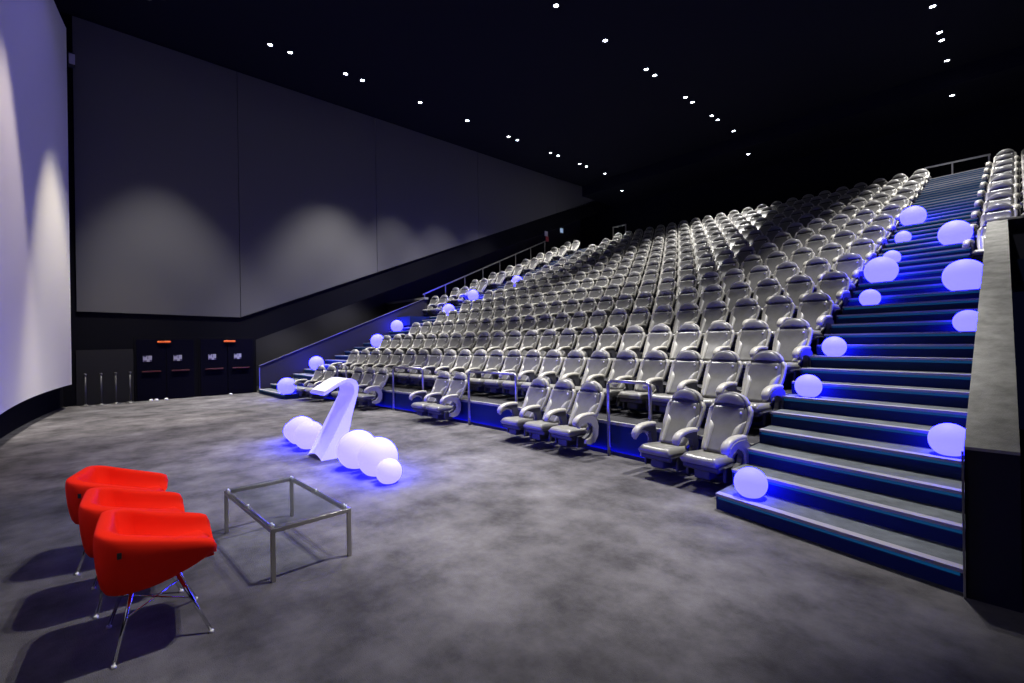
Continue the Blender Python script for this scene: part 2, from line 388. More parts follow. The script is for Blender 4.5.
# ------------------------------------------------------------------ cinema seat (local: x along the row, -y towards the screen, z up; origin on the floor under the seat)
HB = .55                      # head line lies .55 behind the origin
def yb(z):
    t = min(max((z-.38)/.72, 0), 1.)
    return HB - .47 + .37*(1-(1-t)**1.75) - (.02*max(0, (z-.95)/.15))          # front face line of the back
def back_grid(zlo, zhi, hw, depth_f, rear, nu=12, nt=12):
    bm = bmesh.new(); F, B = [], []
    for i in range(nt+1):
        t = i/nt; z = zlo+(zhi-zlo)*t; fr, br = [], []
        for j in range(nu+1):
            u = -1+2*j/nu; w = hw(t)
            fr.append(bm.verts.new((u*w, yb(z)-depth_f(u, t), z)))
            br.append(bm.verts.new((u*w, yb(z)+rear(u, t), z)))
        F.append(fr); B.append(br)
    for i in range(nt):
        for j in range(nu):
            bm.faces.new([F[i][j], F[i][j+1], F[i+1][j+1], F[i+1][j]])
            bm.faces.new([B[i][j+1], B[i][j], B[i+1][j], B[i+1][j+1]])
        for j in (0, nu): bm.faces.new([F[i][j], F[i+1][j], B[i+1][j], B[i][j]])
    for i in (0, nt):
        for j in range(nu): bm.faces.new([F[i][j], F[i][j+1], B[i][j+1], B[i][j]])
    return bm
def lerp_tab(t, tab):
    for (a, x), (b, y) in zip(tab, tab[1:]):
        if t <= b: return x+(y-x)*(t-a)/(b-a)
    return tab[-1][1]
def hw_back(t): return lerp_tab(t, [(0,.175),(.2,.205),(.45,.232),(.7,.238),(.9,.228),(1,.212)])
def front_back(u, t):
    a = abs(u); e = max(0, 1-((a-.86)/.14)**2) if a > .86 else 1
    bol = .018*math.exp(-((a-.74)/.13)**2)*max(0, 1-(t/.62)**4)
    lum = .018*math.exp(-((t-.3)/.25)**2)*(1-a*a)
    side = (.012 if a > .9 else 0)
    return (.035+bol+lum)*math.sqrt(max(e, .0)) - side
def shell_hw(t): return lerp_tab(t, [(0,.20),(.2,.235),(.5,.268),(.75,.278),(.93,.272),(1,.235)])
SEATM = {}
SEATM['backrest'] = mesh_of(back_grid(.40, .93, hw_back, front_back, lambda u, t: .03, 16, 14), 'backrest', M['backleather'], True)
SEATM['seat_shell'] = mesh_of(back_grid(.36, .95, shell_hw, lambda u, t: (-.012 if abs(u) < .9 else .012), lambda u, t: .062+.028*(1-u*u), 14, 10), 'seat_shell', M['shell'], True)
def dome(zlo, h, w, fr, rr, n=14, m=6):
    bm = bmesh.new(); rings = []
    for j in range(m+1):
        s = j/m                                    # 0 rim .. 1 centre
        rings.append((s, [((1-s)*w*math.cos(PI*i/n), (1-s)*h*math.sin(PI*i/n)) for i in range(n+1)]))
    Fv, Bv = [], []
    for s, pts in rings:
        zc = zlo+.0
        Fv.append([bm.verts.new((x, yb(zlo+z+s*h*.25)-fr*math.sqrt(1-(1-s)**2)*.9-.005, zlo+z+s*h*.28)) for x, z in pts])
    for x_, (s, pts) in zip(range(1), rings[:1]):
        Bv = [bm.verts.new((x, yb(zlo+z)+rr, zlo+z)) for x, z in pts]
    for A, B in zip(Fv, Fv[1:]):
        for i in range(n): bm.faces.new([A[i], A[i+1], B[i+1], B[i]])
    bm.faces.new(Fv[-1])
    for i in range(n): bm.faces.new([Fv[0][i], Bv[i], Bv[i+1], Fv[0][i+1]])
    bm.faces.new(Bv)
    bm.faces.new([Fv[0][0]] + [r[0] for r in Fv[1:]] + [r[-1] for r in Fv[:0:-1]] + [Fv[0][-1], Bv[-1], Bv[0]])
    bmesh.ops.remove_doubles(bm, verts=bm.verts, dist=1e-5); return bm
SEATM['headrest'] = mesh_of(dome(.952, .152, .195, .05, .03), 'headrest', M['leatherdark'], True)
SEATM['headrest_rim'] = mesh_of(dome(.945, .165, .218, -.02, .075), 'headrest_rim', M['shell'], True)
def hw_g(t): return .20
SEATM['headrest_groove'] = mesh_of(back_grid(.925, .966, hw_g, lambda u, t: .032, lambda u, t: .03, 6, 1), 'headrest_groove', M['groove'])
def wing(sg):
    # padded side wing: outer edge follows the back, inner edge curls out to the edge at the top
    bm = bmesh.new(); F = []; nz, nx = 14, 8
    for i in range(nz+1):
        z = .415+.36*i/nz; t = (z-.40)/.53
        xo = hw_back(min(t, 1))*.985; q = i/nz
        xi = .112+.018*q if q < .72 else .125+(xo-.012-.125)*((q-.72)/.28)**1.4
        row = []
        for k in range(nx+1):
            v = k/nx; x = xi+(xo-xi)*v
            h = .034*math.sqrt(max(0, 1-(2*v-1)**2))**.9*min(1, (1-q)*5+.05)
            row.append(bm.verts.new((sg*x, yb(z)-front_back(x/hw_back(min(t,1)), min(t,1))+.010-h, z)))
        F.append(row)
    for A, B in zip(F, F[1:]):
        for k in range(nx): bm.faces.new([A[k], A[k+1], B[k+1], B[k]])
    Bk = [[bm.verts.new((q.co.x, q.co.y+.03, q.co.z)) for q in (r[0], r[-1])] for r in F]
    for A, B, C_, D_ in zip(F, F[1:], Bk, Bk[1:]):
        bm.faces.new([A[0], B[0], D_[0], C_[0]]); bm.faces.new([A[-1], B[-1], D_[1], C_[1]]); bm.faces.new([C_[0], C_[1], D_[1], D_[0]])
    bm.faces.new(F[0]+[Bk[0][1], Bk[0][0]]); bm.faces.new(F[-1]+[Bk[-1][1], Bk[-1][0]])
    return bm
for nm_, sg in (('bolL',-1),('bolR',1)): SEATM[nm_] = mesh_of(wing(sg), 'side_bolster', M['bolster'], True)
# seat cushion: dished pad with raised sides and a rounded front
def cushion():
    bm = bmesh.new(); nu, nv = 14, 12; T, Bt = [], []
    for i in range(nv+1):
        v = i/nv; y = HB-.885+.455*v; a, b = [], []
        for j in range(nu+1):
            u = -1+2*j/nu; w = .232-.015*v
            ed = 1-max(0, (abs(u)-.88)/.12)**2; fe = 1-max(0, (.14-v)/.14)**2
            z = .355+.058*math.sqrt(max(ed*fe, 0)) + .018*math.exp(-((abs(u)-.8)/.14)**2)*min(1, v*3) - .03*v
            a.append(bm.verts.new((u*w, y, z))); b.append(bm.verts.new((u*w*.96, y+.03*(1-v), .31-.01*v)))
        T.append(a); Bt.append(b)
    for i in range(nv):
        for j in range(nu):
            bm.faces.new([T[i][j], T[i][j+1], T[i+1][j+1], T[i+1][j]]); bm.faces.new([Bt[i][j+1], Bt[i][j], Bt[i+1][j], Bt[i+1][j+1]])
        for j in (0, nu): bm.faces.new([T[i][j], T[i+1][j], Bt[i+1][j], Bt[i][j]])
    for i in (0, nv):
        for j in range(nu): bm.faces.new([T[i][j], T[i][j+1], Bt[i][j+1], Bt[i][j]])
    return bm
SEATM['seat_cushion'] = mesh_of(cushion(), 'seat_cushion', M['leather'], True)
bm = BX(-.235, .235, HB-.83, HB-.42, .235, .31, bev=.025)
box(bm, -.10, .10, HB-.80, HB-.30, .13, .24, bev=.02); box(bm, -.09, .09, HB-.34, HB-.12, .16, .40, bev=.02)
box(bm, -.26, -.22, HB-.72, HB-.50, .12, .30, bev=.015); box(bm, .22, .26, HB-.72, HB-.50, .12, .30, bev=.015)
SEATM['seat_frame'] = mesh_of(bm, 'seat_frame', M['seatframe'])
def arm_pad(x):
    pts = [(-.955,.485),(-.945,.53),(-.915,.572),(-.86,.605),(-.78,.625),(-.68,.635),(-.56,.638),(-.44,.63),(-.41,.61)]
    bm = bmesh.new(); rings = []
    for i, (y, z) in enumerate(pts):
        a = pts[max(i-1,0)]; b = pts[min(i+1,len(pts)-1)]
        d = Vector((0, b[0]-a[0], b[1]-a[1])).normalized(); nrm = Vector((0, -d.z, d.y))
        w = .052 if 0 < i < len(pts)-1 else .036; th = .026 if 0 < i < len(pts)-1 else .014
        rings.append([bm.verts.new(Vector((x, HB-.40+(y+.40)*.80, z)) + Vector((1,0,0))*w*cx + nrm*th*cz) for cx, cz in ((-1,-.8),(-1,.4),(-.72,.92),(0,1.1),(.72,.92),(1,.4),(1,-.8),(0,-1))])
    for A, B in zip(rings, rings[1:]):
        for j in range(8): bm.faces.new([A[j], A[(j+1)%8], B[(j+1)%8], B[j]])
    bm.faces.new(rings[0][::-1]); bm.faces.new(rings[-1]); return bm
def arm_support(x):
    bm = extrude_poly(bmesh.new(), [(HB-.76,.585),(HB-.52,.615),(HB-.42,.605),(HB-.38,.45),(HB-.42,.27),(HB-.62,.22),(HB-.66,.28),(HB-.54,.34),(HB-.50,.42),(HB-.535,.52),(HB-.64,.565)], 0, x-.028, x+.028)
    return bevel_all(bm, .008, 1)
def end_panel(x):
    poly = [(HB-.40+(q-HB+.40)*.80, z) for q, z in [(HB-.93,.50),(HB-.90,.555),(HB-.82,.595),(HB-.68,.615),(HB-.50,.615),(HB-.40,.56),(HB-.35,.44),(HB-.37,.30),(HB-.46,.20),(HB-.60,.17),(HB-.72,.20),(HB-.70,.26),(HB-.58,.28),(HB-.50,.36),(HB-.50,.44),(HB-.58,.51),(HB-.72,.53),(HB-.84,.50),(HB-.89,.45)]]
    return bevel_all(extrude_poly(bmesh.new(), poly, 0, x, x+.05), .012, 1)
AX = .317
SEATM['armL'] = mesh_of(arm_pad(-AX), 'armrest', M['pad'], True); SEATM['supL'] = mesh_of(arm_support(-AX), 'arm_support', M['seatframe'])
SEATM['armR'] = mesh_of(arm_pad(AX), 'armrest', M['pad'], True); SEATM['supR'] = mesh_of(arm_support(AX), 'arm_support', M['seatframe'])
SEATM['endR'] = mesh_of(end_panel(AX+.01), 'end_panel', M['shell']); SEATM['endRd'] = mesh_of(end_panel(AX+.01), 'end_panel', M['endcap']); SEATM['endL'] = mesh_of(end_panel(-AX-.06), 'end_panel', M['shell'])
bm = bmesh.new(); bmesh.ops.create_uvsphere(bm, u_segments=10, v_segments=6, radius=.016)
for q in bm.verts: q.co = Vector((q.co.x, q.co.y*.35, q.co.z)) + Vector((.172, yb(.875)-.045, .875))
SEATM['badge'] = mesh_of(bm, 'seat_badge', M['badge'], True)

def make_seat(endR=False, endL=False, dark=False):
    r = thing('cinema_chair', 'x', 'chair')
    for n in ('seat_cushion', 'backrest', 'seat_shell', 'headrest', 'headrest_rim', 'headrest_groove', 'seat_frame'): link(n, SEATM[n], r)
    link('seat_badge', SEATM['badge'], r)
    link('side_bolster', SEATM['bolL'], r); link('side_bolster', SEATM['bolR'], r)
    a = link('armrest', SEATM['armL'], r); link('arm_support', SEATM['supL'], a)
    if endR:
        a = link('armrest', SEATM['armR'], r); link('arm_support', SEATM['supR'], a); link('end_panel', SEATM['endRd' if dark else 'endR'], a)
    if endL: link('end_panel', SEATM['endL'], a)
    return r
protos = {}
spots = []     # (k, s, endR, endL, label, group)
row0 = [([0,1],'pair beside the wide stairs',2), ([3.8,4.8,5.8],'three nearest the wide stairs',3), ([9.9,10.9],'pair in the middle',2), ([15.4,16.45,17.5],'three nearest the lectern',3), ([20.15,21.25],'pair beside the side stairs',2)]
for idxs, gname, n in row0:
    for q, i in enumerate(idxs):
        spots.append((0, -(i*.634), q == 0, q == n-1, 'grey cinema seat in the front row, %s seat of the %s' % (ORD[q], gname), 'front row cinema seats'))
for k in range(1, NROW):
    for i in range(22):
        spots.append((k, -(i*.634+.0006*i*i), i == 0, i == 21, 'grey leather cinema seat in the %s row, %s seat in from the wide stairs' % (ORD[k], ORD[i]), 'cinema seats in the main block'))
for k in range(6, NROW):
    for i in range(2):
        spots.append((k, -16.50-.64*i, i == 0, i == 1, 'grey leather cinema seat beyond the side stairs, %s row, %s' % (ORD[k], ('beside the stairs', 'beside the side rail')[i]), 'cinema seats beyond the side stairs'))
        spots.append((k, 2.25+.655*i, i == 1, i == 0, 'grey leather cinema seat above the grey parapet, %s row, %s' % (ORD[k], ('beside the wide stairs', 'one in from the wide stairs')[i]), 'cinema seats above the grey parapet'))
def seat_pose(k, s):
    R = RAD+PIT*k; th = math.asin((XS-XC)/R) + s/R
    r = R-HB+.06
    return (XC+r*math.sin(th), YC+r*math.cos(th), RISE*k), -th
def dist(sp): p = seat_pose(sp[0], sp[1])[0]; return (p[0]**2+p[1]**2+(p[2]-1.8)**2)**.5
spots.sort(key=dist)
NIND = 300
far = spots[NIND:]
for k, s, eR, eL, lab, grp in spots[:NIND]:
    key = (eR, eL, k > 0); loc, rz = seat_pose(k, s)
    if key not in protos: o = protos[key] = make_seat(eR, eL, k > 0)
    else: o = copy_tree(protos[key])
    o.location = loc; o.rotation_euler = (0,0,rz); o['label'] = lab; o['group'] = grp
# the farthest seats, top rows against the back wall, as one object
if far:
    keys = [('seat_cushion','leather'),('backrest','backleather'),('seat_shell','shell'),('headrest','leatherdark'),('headrest_rim','shell'),('headrest_groove','groove'),('seat_frame','seatframe'),('armL','pad'),('badge','badge'),('bolL','bolster'),('bolR','bolster')]
    mats = []; bm = bmesh.new()
    for key, mn in keys:
        if M[mn] not in mats: mats.append(M[mn])
    for k, s, eR, eL, lab, grp in far:
        loc, rz = seat_pose(k, s); T = Matrix.Translation(loc) @ Matrix.Rotation(rz, 4, 'Z')
        for key, mn in keys:
            nv, nf = len(bm.verts), len(bm.faces)
            bm.from_mesh(SEATM[key]); bm.verts.ensure_lookup_table(); bm.faces.ensure_lookup_table()
            for q in bm.verts[nv:]: q.co = T @ q.co
            for f in bm.faces[nf:]: f.material_index = mats.index(M[mn])
    me = bpy.data.meshes.new('cinema_seats_far'); bm.to_mesh(me); bm.free()
    for m_ in mats: me.materials.append(m_)
    for p_ in me.polygons: p_.use_smooth = True
    tag(link('cinema_chairs', me), 'farthest grey cinema seats in the top rows near the back wall', 'chairs', None, 'stuff')

# ------------------------------------------------------------------ rails
def u_rail(label, xa, xb, za=0., zt=1.165, y=None, group='front row guard rails'):
    xm = (xa+xb)/2; y = arc_y(xm, 0, -.12)-.12 if y is None else y
    r = thing('guard_rail', label, 'rail', (xm, y, za), 0, group); h = abs(xb-xa)/2
    obj('top_bar', tube(bmesh.new(), [(-h+.05,0,zt),(h-.05,0,zt)], .026, 10), M['railsteel'], r, True)
    for sg in (-1, 1):
        obj('post', tube(bmesh.new(), [(sg*h,0,0),(sg*h,0,zt-.06),(sg*(h-.012),0,zt-.025),(sg*(h-.05),0,zt)], .026, 10), M['railsteel'], r, True)
    return r
u_rail('steel guard rail in the front row, nearest the wide stairs', -4.37, -3.64)
u_rail('steel guard rail in the front row between the triple and the middle pair', -8.16, -6.66)
u_rail('steel guard rail in the front row between middle pair and lectern triple', -11.45, -9.98)
u_rail('steel guard rail in the front row nearest the side stairs', -14.55, -13.9)
def top_rail(label, xa, xb, y, z, posts):
    r = thing('landing_rail', label, 'rail', (xa, y, z), 0, 'rails at the top of the stairs')
    obj('top_bar', bar(bmesh.new(), (0,0,.70), (xb-xa,0,.70), .05, .05), M['railsteel'], r)
    for p_ in posts: obj('post', bar(bmesh.new(), (p_-xa,0,0), (p_-xa,0,.68), .045, .045), M['railsteel'], r)
top_rail('steel rail on the landing at the top of the wide stairs', -2.42, -.64, 24.0, 7.5, (-2.38, -1.64, -.68))
r = thing('landing_rail', 'steel rail frame on the landing at the top of the side stairs', 'rail', (-16.35, 24.15, 7.5), 0, 'rails at the top of the stairs')
obj('top_bar', bar(bmesh.new(), (-.47,0,1.16), (.47,0,1.16), .06, .06), M['steel'], r)
for sx in (-.44, .44): obj('post', bar(bmesh.new(), (sx,0,0), (sx,0,1.14), .055, .055), M['steel'], r)
r = thing('side_rail', 'long sloping steel handrail beside the seats beyond the side stairs', 'rail', (-19.98, 12.6, 3.0), 0)
zr = lambda y: 1.18+(y-12.6)*.428
obj('top_bar', bar(bmesh.new(), (0,0,zr(12.6)), (0,8.9,zr(21.5)), .05, .06), M['railsteel'], r)
for q in range(8):
    y = .1+q*1.247
    obj('post', bar(bmesh.new(), (0,y,zr(12.6+y)-1.0), (0,y,zr(12.6+y)-.02), .04, .04), M['railsteel'], r)
# fixtures high on the side wall
o = thing('wall_sign', 'small red and white sign high on the side wall above the rail', 'sign', (XW+.05, 21.6, 8.0), 0)
obj('sign_panel', BX(0,.03,-.14,.12,.32,.62,bev=.005), M['palesign'], o); obj('sign_panel', BX(0,.03,-.05,.2,.0,.31,bev=.005), M['redsign'], o)['label'] = 'red lower panel'
o = thing('wall_lamp', 'small pale blue lamp high on the side wall near the top', 'lamp', (XW+.05, 23.0, 8.72), 0)
obj('lamp_base', BX(0,.04,-.16,.16,-.02,.32,bev=.01), M['housing'], o); obj('lamp_diffuser', BX(.04,.09,-.13,.13,.01,.29,bev=.02), M['bluelamp'], o)

# ------------------------------------------------------------------ posts by the wall
for i, (px, y) in enumerate(((-19.75,.23),(-19.75,.60),(-19.75,.955),(-19.75,1.31))):
    r = thing('barrier_post', 'slim steel barrier post by the dark wall, %s from the screen' % ORD[i], 'post', (px, y, 0), 0, 'barrier posts by the doors')
    obj('base', lathe(bmesh.new(), [(0,0),(.15,0),(.15,.015),(.05,.035),(.03,.06),(0,.06)], 20), M['postmetal'], r, True)
    obj('pole', tube(bmesh.new(), [(0,0,.05),(0,0,.95)], .022, 12), M['postmetal'], r, True)
    obj('cap', lathe(bmesh.new(), [(0,.95),(.034,.95),(.038,.98),(.03,1.01),(0,1.015)], 14), M['postmetal'], r, True)

# ------------------------------------------------------------------ glowing balls
def ball(x, y, z, r, label, group, m='ball'):
    """z: surface it lies on; a soft ball with a slightly flattened foot"""
    bm = bmesh.new(); bmesh.ops.create_uvsphere(bm, u_segments=32, v_segments=20, radius=r)
    for v in bm.verts:
        if v.co.z < -.86*r: v.co.z = -.86*r - (-.86*r - v.co.z)*.12
    lo = min(v.co.z for v in bm.verts)
    for v in bm.verts: v.co.z -= lo
    o = obj('glowing_ball', bm, M[m], None, True, (x, y, z)); tag(o, label, 'ball', group); return o
GB = 'glowing balls on the wide stairs'
def on_r(x, y):
    n = 0
    for q in range(1, 46):
        x0, y0, x1, y1 = edge_r(q)
        if y >= y0+(x-x0)*(y1-y0)/(x1-x0)-.0: n = q
    return n
def step_ball(x, y, r, lab):
    n = on_r(x, y); x0, y0, x1, y1 = edge_r(n); ys = y0+(x-x0)*(y1-y0)/(x1-x0)
    yc = ys + TREAD*.5 + .02; yc = min(yc, ys+TREAD-r-.0) if r < TREAD/2 else ys+TREAD-r
    if n == 1: yc = ys+.2
    ball(x, max(yc, ys+.10) if r < .2 else yc, SRISE*n, r, lab, GB)
small = [(-1.9,4.99,'small glowing ball on the bottom step of the wide stairs'),
 (-1.93,6.97,'small glowing ball beside the end seat of the second row'),
 (-1.91,8.25,'small glowing ball beside the end seat of the third row'),
 (-1.82,10.30,'small glowing ball beside the end seats just below the stacked pair of balls'),
 (-1.86,12.80,'small glowing ball peeping over the big ball it touches'),
 (-1.88,14.47,'small glowing ball just below the topmost big ball'),
 (-.46,5.98,'small glowing ball low against the grey parapet'),
 (-.48,8.75,'small glowing ball midway up against the grey parapet')]
for x, y, l in small: step_ball(x, y, .158, l)
for x, y, l in ((-1.84,11.54,'big glowing ball in front of a small one, seat side of the stairs'),
                (-1.87,16.12,'topmost big glowing ball on the seat side of the stairs'),
                (-.60,10.43,'big glowing ball against the upper end of the grey parapet'),
                (-.90,13.41,'big glowing ball beside the first seats above the grey parapet')): step_ball(x, y, .272, l)
GS = 'glowing balls on the side stairs'
for x, n, dy, l in ((-16.78,1,.16,'glowing ball on the bottom step of the far side stairs'),
    (-18.7,5,.2,'glowing ball on the side stairs, second from the bottom'),
    (-17.65,10,.18,'glowing ball on the side stairs, third from the bottom'),
    (-19.05,14,.18,'glowing ball on the side stairs, fourth from the bottom'),
    (-17.27,18,.1,'half hidden glowing ball on the side stairs, fifth from the bottom'),
    (-18.15,23,.1,'glowing ball on the side stairs, second from the top'),
    (-16.76,27,.1,'topmost glowing ball on the far side stairs')):
    x0, y0, x1, y1 = edge_l(n); ball(x, y0+dy, SRISE*n, .272 if n > 1 else .285, l, GS)
GF = 'pale glowing balls around the lectern'
for x, y, r, l in ((-9.42,3.05,.19,'small pale glowing ball outermost of the cluster on the far side of the lectern'),
    (-8.97,3.02,.26,'big pale glowing ball between the outermost small one and another big one'),
    (-8.44,2.98,.25,'big pale glowing ball touching the far side of the lectern'),
    (-6.62,3.02,.285,'big pale glowing ball right beside the lectern, towards the camera'),
    (-6.03,3.04,.270,'big pale glowing ball between the small one and its bigger neighbour'),
    (-5.57,2.96,.165,'small pale glowing ball at the outer end of the lectern cluster')):
    ball(x, y, 0, r, l, GF, 'ballpale')

# ------------------------------------------------------------------ lectern: one folded, lit ribbon
lec = thing('lectern', 'glowing white curved lectern shaped like a seven among pale balls', 'lectern', (-7.645, 2.95, 0))
def lect():
    bm = bmesh.new(); NX = 12; rows = []
    prof = [(2.77,0),(2.87,.17),(3.0,.40),(3.12,.62),(3.22,.80),(3.29,.93),(3.32,1.03),(3.31,1.12),(3.25,1.175),(3.18,1.185),(3.08,1.145),(2.93,1.06),(2.83,1.005),(2.815,1.03),(2.92,1.095),(3.05,1.175),(3.14,1.225),(3.215,1.243),(3.285,1.238),(3.345,1.205),(3.38,1.15),(3.385,1.08),(3.37,.98),(3.33,.84),(3.275,.66),(3.22,.42),(3.175,.2),(3.15,0)]
    for i in range(NX+1):
        u = -1+2*i/NX; x = .295*u; r = []
        for (y, z) in prof:
            zz = z
            if z == 0: zz = .0 + (.07*(1-u*u) if y < 3 else .0)
            sag = -.012*(1-u*u) if 1.03 < z < 1.23 and y < 3.2 else 0
            r.append(bm.verts.new((x, y-2.95, zz+sag)))
        rows.append(r)
    n = len(prof)
    for A, B in zip(rows, rows[1:]):
        for j in range(n-1): bm.faces.new([A[j], A[j+1], B[j+1], B[j]])
    for R in (rows[0], rows[-1]):
        # side faces: strip between matching points of the front and rear lines
        a, b = 0, n-1
        while b-a > 2:
            bm.faces.new([R[a], R[a+1], R[b-1], R[b]]); a += 1; b -= 1
        if b-a == 2: bm.faces.new([R[a], R[a+1], R[b]])
    return bm
LP = lect()
o = obj('ribbon_body', LP, M['lectern'], lec, False)
for p_ in o.data.polygons: p_.use_smooth = abs(p_.normal.x) < .5
bm = bmesh.new()
v = [bm.verts.new(p_) for p_ in ((-.275,2.845-2.95,1.062),(.275,2.845-2.95,1.062),(.275,3.12-2.95,1.219),(-.275,3.12-2.95,1.219))]
bm.faces.new(v); r_ = bmesh.ops.extrude_face_region(bm, geom=bm.faces[:])
for q in r_['geom']:
    if isinstance(q, bmesh.types.BMVert): q.co.z += .006
obj('reading_desk', bm, mat('desk_sheet', (.82,.80,.80), .5, emit=(.4,.3,1.), estr=.12), lec)

# ------------------------------------------------------------------ glass table
tb = thing('coffee_table', 'low square-legged steel table with clear glass top', 'table', (-4.557, 1.372, 0), .027)
W, D, H = 1.331/2, .604/2, .372
for sx in (-1,1):
    for sy in (-1,1):
        l = obj('leg', BX(sx*W-.016, sx*W+.016, sy*D-.016, sy*D+.016, 0, H, bev=.003), M['steel'], tb)
for sy in (-1,1): obj('frame_rail', BX(-W-.016, W+.016, sy*D-.016, sy*D+.016, H, H+.032, bev=.003), M['steel'], tb)
for sx in (-1,1): obj('frame_rail', BX(sx*W-.016, sx*W+.016, -D+.016, D-.016, H, H+.032, bev=.003), M['steel'], tb)
obj('glass_top', BX(-W+.01, W-.01, -D+.01, D-.01, H+.042, H+.052), M['glass'], tb)
for sx in (-1,0,1):
    for sy in (-1,1):
        for k in ((-.05,.05) if sx else (0,)):
            obj('spacer', lathe(bmesh.new(), [(0,H+.032),(.009,H+.032),(.009,H+.042),(.009,H+.053),(.006,H+.056),(0,H+.056)], 12, (sx*(W-.045)+k*.4, sy*(D-.012))), M['spacer'], tb, True)

# ------------------------------------------------------------------ red tub chairs (local: faces +y)
def tub():
    A, B, Cc = .328, .302, .135         # half width, half depth, corner radius
    path = [(A-.015, B)]
    for q in range(1, 5): path.append((A-.015+.015*q/4, B-(B+B-Cc)*q/4.))
    for q in range(1, 9):
        a = PI/2*q/8; path.append((A-Cc+Cc*math.cos(a), -B+Cc-Cc*math.sin(a)))
    path.append((0, -B-.004))
    path = path + [(-x, y) for x, y in path[-2::-1]]
    n = len(path); bm = bmesh.new(); rings = []
    for i, (x, y) in enumerate(path):
        t = (B-y)/(2*B); t = min(max(t, 0), 1)                     # 0 front .. 1 back
        zr = .595+.165*t
        zb_ = .485-.125*min(1, t/.5)**.8
        d = Vector((x, y+.02, 0)); nr = Vector((x/(A*A), (y+.02)/(B*B)*(1 if y < 0 else .0), 0)).normalized()
        P = Vector((x, y, 0)); th = .098
        inn = P - nr*th; 
        low = Vector((x*.80, y*.80 if y < 0 else y*(1-.06*t)-.01, 0))
        mid = Vector((x*.93, y*.965, 0))
        prof = [low+Vector((0,0,zb_)), (low*.45+mid*.55)+Vector((0,0,zb_+.05)), mid+Vector((0,0,(zb_+zr)/2-.01)), P-nr*.004+Vector((0,0,zr-.05)), P-nr*.012+Vector((0,0,zr-.012)), P-nr*.02+Vector((0,0,zr)), inn+nr*.016+Vector((0,0,zr+.002)), inn+nr*.006+Vector((0,0,zr-.012)), inn-nr*.002+Vector((0,0,zr-.05)), inn-nr*.03+Vector((0,0,.485))]
        rings.append([bm.verts.new(p) for p in prof])
    for R0, R1 in zip(rings, rings[1:]):
        for j in range(len(R0)-1): bm.faces.new([R0[j], R0[j+1], R1[j+1], R1[j]])
    for R in (rings[0], rings[-1]): bm.faces.new(R)
    bm.faces.new([R[0] for R in rings])                            # underside
    f = bm.faces.new([R[-1] for R in rings])                       # closed under the seat pad
    return bm
def tub_seat():
    bm = bmesh.new(); nu, nv = 12, 10; T = []
    for i in range(nv+1):
        v = i/nv; y = .282-.48*v; row = []
        for j in range(nu+1):
            u = -1+2*j/nu; w = .238 if v < .7 else .238-.06*((v-.7)/.3)**2
            z = .520 - .022*v + .018*(1-u*u)*math.sin(PI*min(1, v*1.1+.05)) - (.035*((.12-v)/.12)**2 if v < .12 else 0)
            row.append(bm.verts.new((u*w, y, z)))
        T.append(row)
    Lo = [[bm.verts.new((q.co.x, q.co.y-.01 if i == 0 else q.co.y, 0.482 if i == 0 else .478)) for q in row] for i, row in enumerate(T)]
    for i in range(nv):
        for j in range(nu):
            bm.faces.new([T[i][j], T[i][j+1], T[i+1][j+1], T[i+1][j]]); bm.faces.new([Lo[i][j], Lo[i+1][j], Lo[i+1][j+1], Lo[i][j+1]])
        for j in (0, nu): bm.faces.new([T[i][j], T[i+1][j], Lo[i+1][j], Lo[i][j]])
    for i in (0, nv):
        for j in range(nu): bm.faces.new([T[i][j], T[i][j+1], Lo[i][j+1], Lo[i][j]])
    return bm
RZ = -.10
def tub_chair(loc, label, proto=None):
    if proto: r = copy_tree(proto); r.location = loc; r['label'] = label; return r
    r = thing('tub_chair', label, 'chair', loc, RZ, 'red tub chairs')
    o = obj('tub_shell', tub(), M['red'], r, True)
    sm = o.modifiers.new('sub', 'SUBSURF'); sm.levels = 1; sm.render_levels = 1
    obj('seat_cushion', tub_seat(), M['red'], r, True)
    obj('side_tag', BX(.309, .321, -.185, -.165, .615, .65), M['tag'], r)['label'] = 'small black tag'
    rot = Matrix.Rotation(-RZ, 3, 'Z')
    for fx, fy in ((.263,-.235), (.263,.235), (-.263,-.235), (-.263,.235)):
        p = rot @ Vector((fx, fy, 0)); t = p*.42
        l = obj('leg', tube(bmesh.new(), [(p.x,p.y,.012),(t.x,t.y-.03,.40)], .0095, 10, True, .012), M['chrome'], r, True)
        obj('glide', lathe(bmesh.new(), [(0,0),(.013,0),(.013,.012),(.009,.02),(0,.02)], 12, (p.x,p.y)), M['glide'], l, True)
    b = bmesh.new()
    for sx, sy in ((1,1),(1,-1)):
        p = (rot @ Vector((.263*sx, .235*sy, 0)))*.66; tube(b, [(p.x,p.y-.016,.22),(-p.x,-p.y-.016,.22)], .005, 6)
    obj('cross_wire', b, M['chrome'], r, True)
    return r
c1 = tub_chair((-3.74,.375,0), 'red tub chair nearest the camera, foremost in the row of three')
tub_chair((-4.465,.318,0), 'red tub chair in the middle of the row of three', c1)
tub_chair((-5.32,.275,0), 'red tub chair farthest from the camera, nearest the glowing lectern', c1).rotation_euler = (0, 0, -.30)

